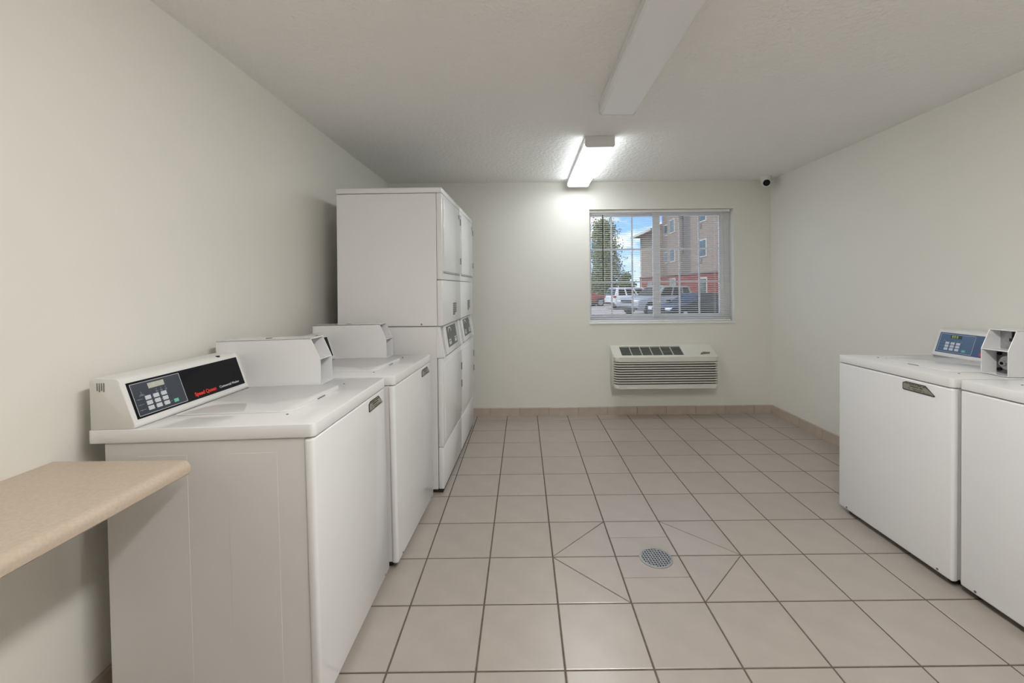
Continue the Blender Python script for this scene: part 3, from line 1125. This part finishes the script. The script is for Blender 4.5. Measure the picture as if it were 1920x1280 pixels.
def leaf_cloud(n, fn, size, rnd):
    verts, faces = [], []
    for _ in range(n):
        p, keep = fn(rnd)
        if not keep:
            continue
        a = Vector((rnd.gauss(0, 1), rnd.gauss(0, 1), rnd.gauss(0, 1))).normalized()
        b = a.orthogonal().normalized()
        c = a.cross(b)
        s = size * rnd.uniform(.6, 1.3)
        k = len(verts)
        for u, v in ((-1, -.5), (0, -.75), (1, 0), (0, .75)):
            verts.append(tuple(p + b * u * s + c * v * s))
        faces.append((k, k + 1, k + 2, k + 3))
    return verts, faces


def tree(name, label, x, y, h, rad, n, size, material, cone=True, group=None, z0=0.12, seed=1):
    rnd = random.Random(seed)
    t = empty(name, (x, y, GZ))
    tag(t, label, 'tree', group)
    bm = B()
    cyl(bm, (0, 0, h * .42), 'z', rad * .085, h * .84, 10, rad * .02)
    bm_obj('trunk', bm, M_BARK, t, True)
    tips = []
    for k in range(60 if cone else 26):
        q = rnd.uniform(.0, 1)
        a = rnd.uniform(0, 2 * PI)
        zz = h * (z0 + (1 - z0) * q)
        if cone:
            rr = rad * (1 - q) ** .75 * rnd.uniform(.55, 1.0) * (0.75 + .25 * min(1, q * 6))
        else:
            rr = rad * math.sqrt(max(.05, 1 - (2 * q - 1) ** 2)) * rnd.uniform(.5, 1)
        tips.append(Vector((rr * math.cos(a), rr * math.sin(a), zz)))
    bm = B()
    for tp in tips:
        b0 = Vector((0, 0, max(h * .08, tp.z - h * .10)))
        dv = tp - b0
        Mx = Matrix.Translation(b0 + dv / 2) @ dv.to_track_quat('Z', 'Y').to_matrix().to_4x4()
        bmesh.ops.create_cone(bm, cap_ends=False, segments=5, radius1=rad * .02, radius2=rad * .006, depth=dv.length, matrix=Mx)
    bm_obj('branches', bm, M_BARK, t)

    def fn(r_):
        tp = r_.choice(tips)
        s = r_.random() ** .6
        p = Vector((tp.x * s, tp.y * s, tp.z - (1 - s) * h * .05))
        sp = rad * .20
        return p + Vector((r_.gauss(0, sp), r_.gauss(0, sp), r_.gauss(0, sp * .9))), True
    vsx, fcs = leaf_cloud(n, fn, size, rnd)
    me = bpy.data.meshes.new('foliage')
    me.from_pydata(vsx, [], fcs)
    me.materials.append(material)
    f = me_obj('foliage', me, t)
    f['kind'] = 'stuff'
    return t


tree('deciduous_tree', 'tall green tree in front of the sky at the left of the window', 8.75, 46, 8.5, 2.75, 16000, .10, M_LEAF, True, seed=4)
for i, (x, y, hh, rr, lab) in enumerate((
        (9.5, 66, 2.9, 1.7, 'low green bush beyond the white vehicle, against the lawn'),
        (15.6, 64, 3.4, 1.6, 'rounded bush beside the far corner of the building'),
        (13.0, 74, 3.1, 2.4, 'broad pale bush between the tree and the building'))):
    tree('bush', lab, x, y, hh, rr, 1600, .16, M_LEAF2, False, 'bushes beyond the parking lot', .1, 20 + i)

# ------------------------------------------------------------------ cars
M_TYRE = mat('tyre', (0.018, 0.018, 0.018), 0.8)
M_RIM = mat('wheel_rim', (0.48, 0.48, 0.49), 0.35, metal=0.7)
M_CARGLASS = mat('car_glass', (0.010, 0.012, 0.015), 0.12, spec=0.25)
M_TRIMB = mat('car_trim', (0.035, 0.035, 0.037), 0.6)
M_LAMPC = mat('head_lamp', (0.75, 0.76, 0.74), 0.15)
M_LAMPR = mat('tail_lamp', (0.42, 0.03, 0.025), 0.25)
M_LAMPA = mat('marker_lamp', (0.72, 0.40, 0.10), 0.3)

# side profiles: x forward from the middle, z from the ground
KINDS = {
    'sedan': dict(L=4.75, W=1.82, r=.33, wb=(1.42, -1.38),
                  body=[(-2.37, .42), (-2.36, .80), (-2.22, .98), (-1.45, 1.02), (.75, .97), (1.55, .88), (2.15, .76), (2.36, .60), (2.37, .35), (2.2, .22), (-2.2, .24)],
                  cab=((-1.75, .98), (-.95, 1.44), (.12, 1.45), (.98, .95)), split=(-.30,)),
    'suv': dict(L=4.9, W=1.95, r=.38, wb=(1.45, -1.42),
                body=[(-2.44, .50), (-2.45, 1.02), (-2.36, 1.10), (1.00, 1.10), (2.10, 1.02), (2.36, .90), (2.45, .62), (2.42, .42), (2.2, .30), (-2.25, .32)],
                cab=((-2.38, 1.08), (-2.12, 1.74), (.10, 1.77), (.98, 1.08)), split=(-.35, -1.35)),
}


def car(label, x, y, heading, kind, paint, scale=1.0, z=GZ):
    K = KINDS[kind]
    c = empty('car', (x, y, z), (0, 0, R(heading)))
    c.scale = (scale, scale, scale)
    tag(c, label, 'car', 'cars in the parking lot')
    hw = K['W'] / 2
    bm = B()
    prism(bm, K['body'], 'y', -hw, hw, .07, 3)
    bm_obj('body', bm, paint, c, True)
    (a, b, c2, d) = K['cab']
    bw, tw = hw * .93, hw * .74
    # cabin hull
    bm = B()
    V = [bm.verts.new(p) for p in ((a[0], -bw, a[1]), (d[0], -bw, d[1]), (d[0], bw, d[1]), (a[0], bw, a[1]),
                                   (b[0], -tw, b[1]), (c2[0], -tw, c2[1]), (c2[0], tw, c2[1]), (b[0], tw, b[1]))]
    for f in ((0, 1, 5, 4), (1, 2, 6, 5), (2, 3, 7, 6), (3, 0, 4, 7), (4, 5, 6, 7), (3, 2, 1, 0)):
        bm.faces.new([V[i] for i in f])
    bmesh.ops.bevel(bm, geom=list(bm.edges), offset=.05, segments=2, profile=.5, affect='EDGES')
    cb = bm_obj('cabin', bm, paint, c, True)

    def quad(name, pts, push):
        nrm_ = (Vector(pts[1]) - Vector(pts[0])).cross(Vector(pts[3]) - Vector(pts[0])).normalized()
        cen = sum((Vector(p) for p in pts), Vector()) / 4
        if nrm_.dot(cen - Vector((-.5, 0, .9))) < 0:
            nrm_ = -nrm_
        bm = B()
        lo = [bm.verts.new(Vector(p) - nrm_ * .02) for p in pts]
        hi = [bm.verts.new(Vector(p) + nrm_ * push) for p in pts]
        bm.faces.new(hi); bm.faces.new(lo[::-1])
        for i in range(4):
            bm.faces.new((lo[i], lo[(i + 1) % 4], hi[(i + 1) % 4], hi[i]))
        bm_obj(name, bm, M_CARGLASS, cb)

    def lerp(p, q, t):
        return tuple(p[i] + (q[i] - p[i]) * t for i in range(3))
    for s in (-1, 1):
        A = (a[0], s * bw, a[1]); D = (d[0], s * bw, d[1]); Bt = (b[0], s * tw, b[1]); Ct = (c2[0], s * tw, c2[1])
        cuts = [.07] + sorted([(sx - a[0]) / (d[0] - a[0]) for sx in K['split']]) + [.93]
        for i in range(len(cuts) - 1):
            t0, t1 = cuts[i] + .022, cuts[i + 1] - .022
            lo0, lo1 = lerp(A, D, t0), lerp(A, D, t1)
            k0 = 0.04 + .92 * (t0 - .07) / .86
            k1 = 0.04 + .92 * (t1 - .07) / .86
            hi0, hi1 = lerp(Bt, Ct, k0), lerp(Bt, Ct, k1)
            quad('side_window', [lerp(lo0, hi0, .10), lerp(lo1, hi1, .10), lerp(lo1, hi1, .86), lerp(lo0, hi0, .86)], .006)
    quad('windscreen', [lerp((d[0], -bw * .92, d[1]), (c2[0], -tw * .9, c2[1]), .08), lerp((d[0], bw * .92, d[1]), (c2[0], tw * .9, c2[1]), .08),
                        lerp((d[0], bw * .92, d[1]), (c2[0], tw * .9, c2[1]), .92), lerp((d[0], -bw * .92, d[1]), (c2[0], -tw * .9, c2[1]), .92)], .006)
    quad('rear_window', [lerp((a[0], -bw * .88, a[1]), (b[0], -tw * .9, b[1]), .10), lerp((a[0], bw * .88, a[1]), (b[0], tw * .9, b[1]), .10),
                         lerp((a[0], bw * .88, a[1]), (b[0], tw * .9, b[1]), .90), lerp((a[0], -bw * .88, a[1]), (b[0], -tw * .9, b[1]), .90)], .006)
    r = K['r']
    for wx in K['wb']:
        for s in (-1, 1):
            bm = B(); cyl(bm, (wx, s * (hw - .10), r), 'y', r, .24, 24)
            wv = bm_obj('wheel', bm, M_TYRE, c, True)
            bm = B(); cyl(bm, (wx, s * (hw + .016), r), 'y', r * .64, .02, 20)
            for k in range(5):
                t = 2 * PI * k / 5
                cyl(bm, (wx + r * .36 * math.cos(t), s * (hw + .026), r + r * .36 * math.sin(t)), 'y', r * .11, .012, 8)
            bm_obj('hubcap', bm, M_RIM, wv, True)
            bm = B()
            for k in range(12):
                t = PI * (k + .5) / 12
                box(bm, -.055, .055, -.012, .012, -.04, .04,
                    M=Matrix.Translation((wx + (r + .05) * math.cos(t), s * (hw - .002), r + (r + .05) * math.sin(t))) @ Matrix.Rotation(PI / 2 - t, 4, 'Y'))
            bm_obj('wheel_arch', bm, M_TRIMB, c)
    Lh = K['L'] / 2
    zl = .70 if kind == 'sedan' else .88
    for s in (-1, 1):
        y0, y1 = sorted((s * (hw - .06), s * (hw - .42)))
        one_box('head_lamp', Lh - .22, Lh - .03, y0, y1, zl - .09, zl + .06, M_LAMPC, c, .02, 2)
        one_box('tail_lamp', -Lh + .0, -Lh + .16, *sorted((s * (hw + .004), s * (hw - .28))), zl + .02, zl + .22, M_LAMPR, c, .02, 2)
        one_box('door_mirror', d[0] - .22, d[0] - .06, *sorted((s * (hw * .95), s * (hw + .17))), d[1] + .03, d[1] + .17, paint, c, .03, 2)
        for hx in (-.10, -1.0):
            one_box('door_handle', hx, hx + .18, *sorted((s * (hw - .01), s * (hw + .025))), d[1] - .17, d[1] - .135, M_TRIMB, c, .005, 1)
        one_box('sill_trim', -1.0, 1.0, *sorted((s * (hw - .03), s * (hw + .006))), .28, .40, M_TRIMB, c, .01, 1)
    one_box('front_bumper', Lh - .06, Lh + .03, -hw + .12, hw - .12, .36, .52, M_TRIMB, c, .03, 2)
    one_box('grille', Lh - .04, Lh + .012, -hw + .45, hw - .45, zl - .10, zl + .04, M_TRIMB, c, .01, 1)
    one_box('rear_bumper', -Lh - .03, -Lh + .08, -hw + .08, hw - .08, .38, .56, M_TRIMB, c, .03, 2)
    return c


def carpaint(name, col):
    return mat(name, col, 0.35, spec=0.35, coat=0.15)


car('red car farthest left in the parking lot', 5.55, 40.0, 12, 'suv', carpaint('paint_red', (0.34, 0.07, 0.055)))
car('white sport utility vehicle between the red and silver cars', 9.35, 35.0, 14, 'suv', carpaint('paint_white', (0.74, 0.74, 0.75)))
car('silver grey sport utility vehicle behind the black sedan', 8.85, 28.2, 208, 'suv', carpaint('paint_silver', (0.33, 0.34, 0.35)), 1.05)
car('black sedan parked closest to the window', 9.15, 22.8, 202, 'sedan', carpaint('paint_black', (0.014, 0.015, 0.018)))
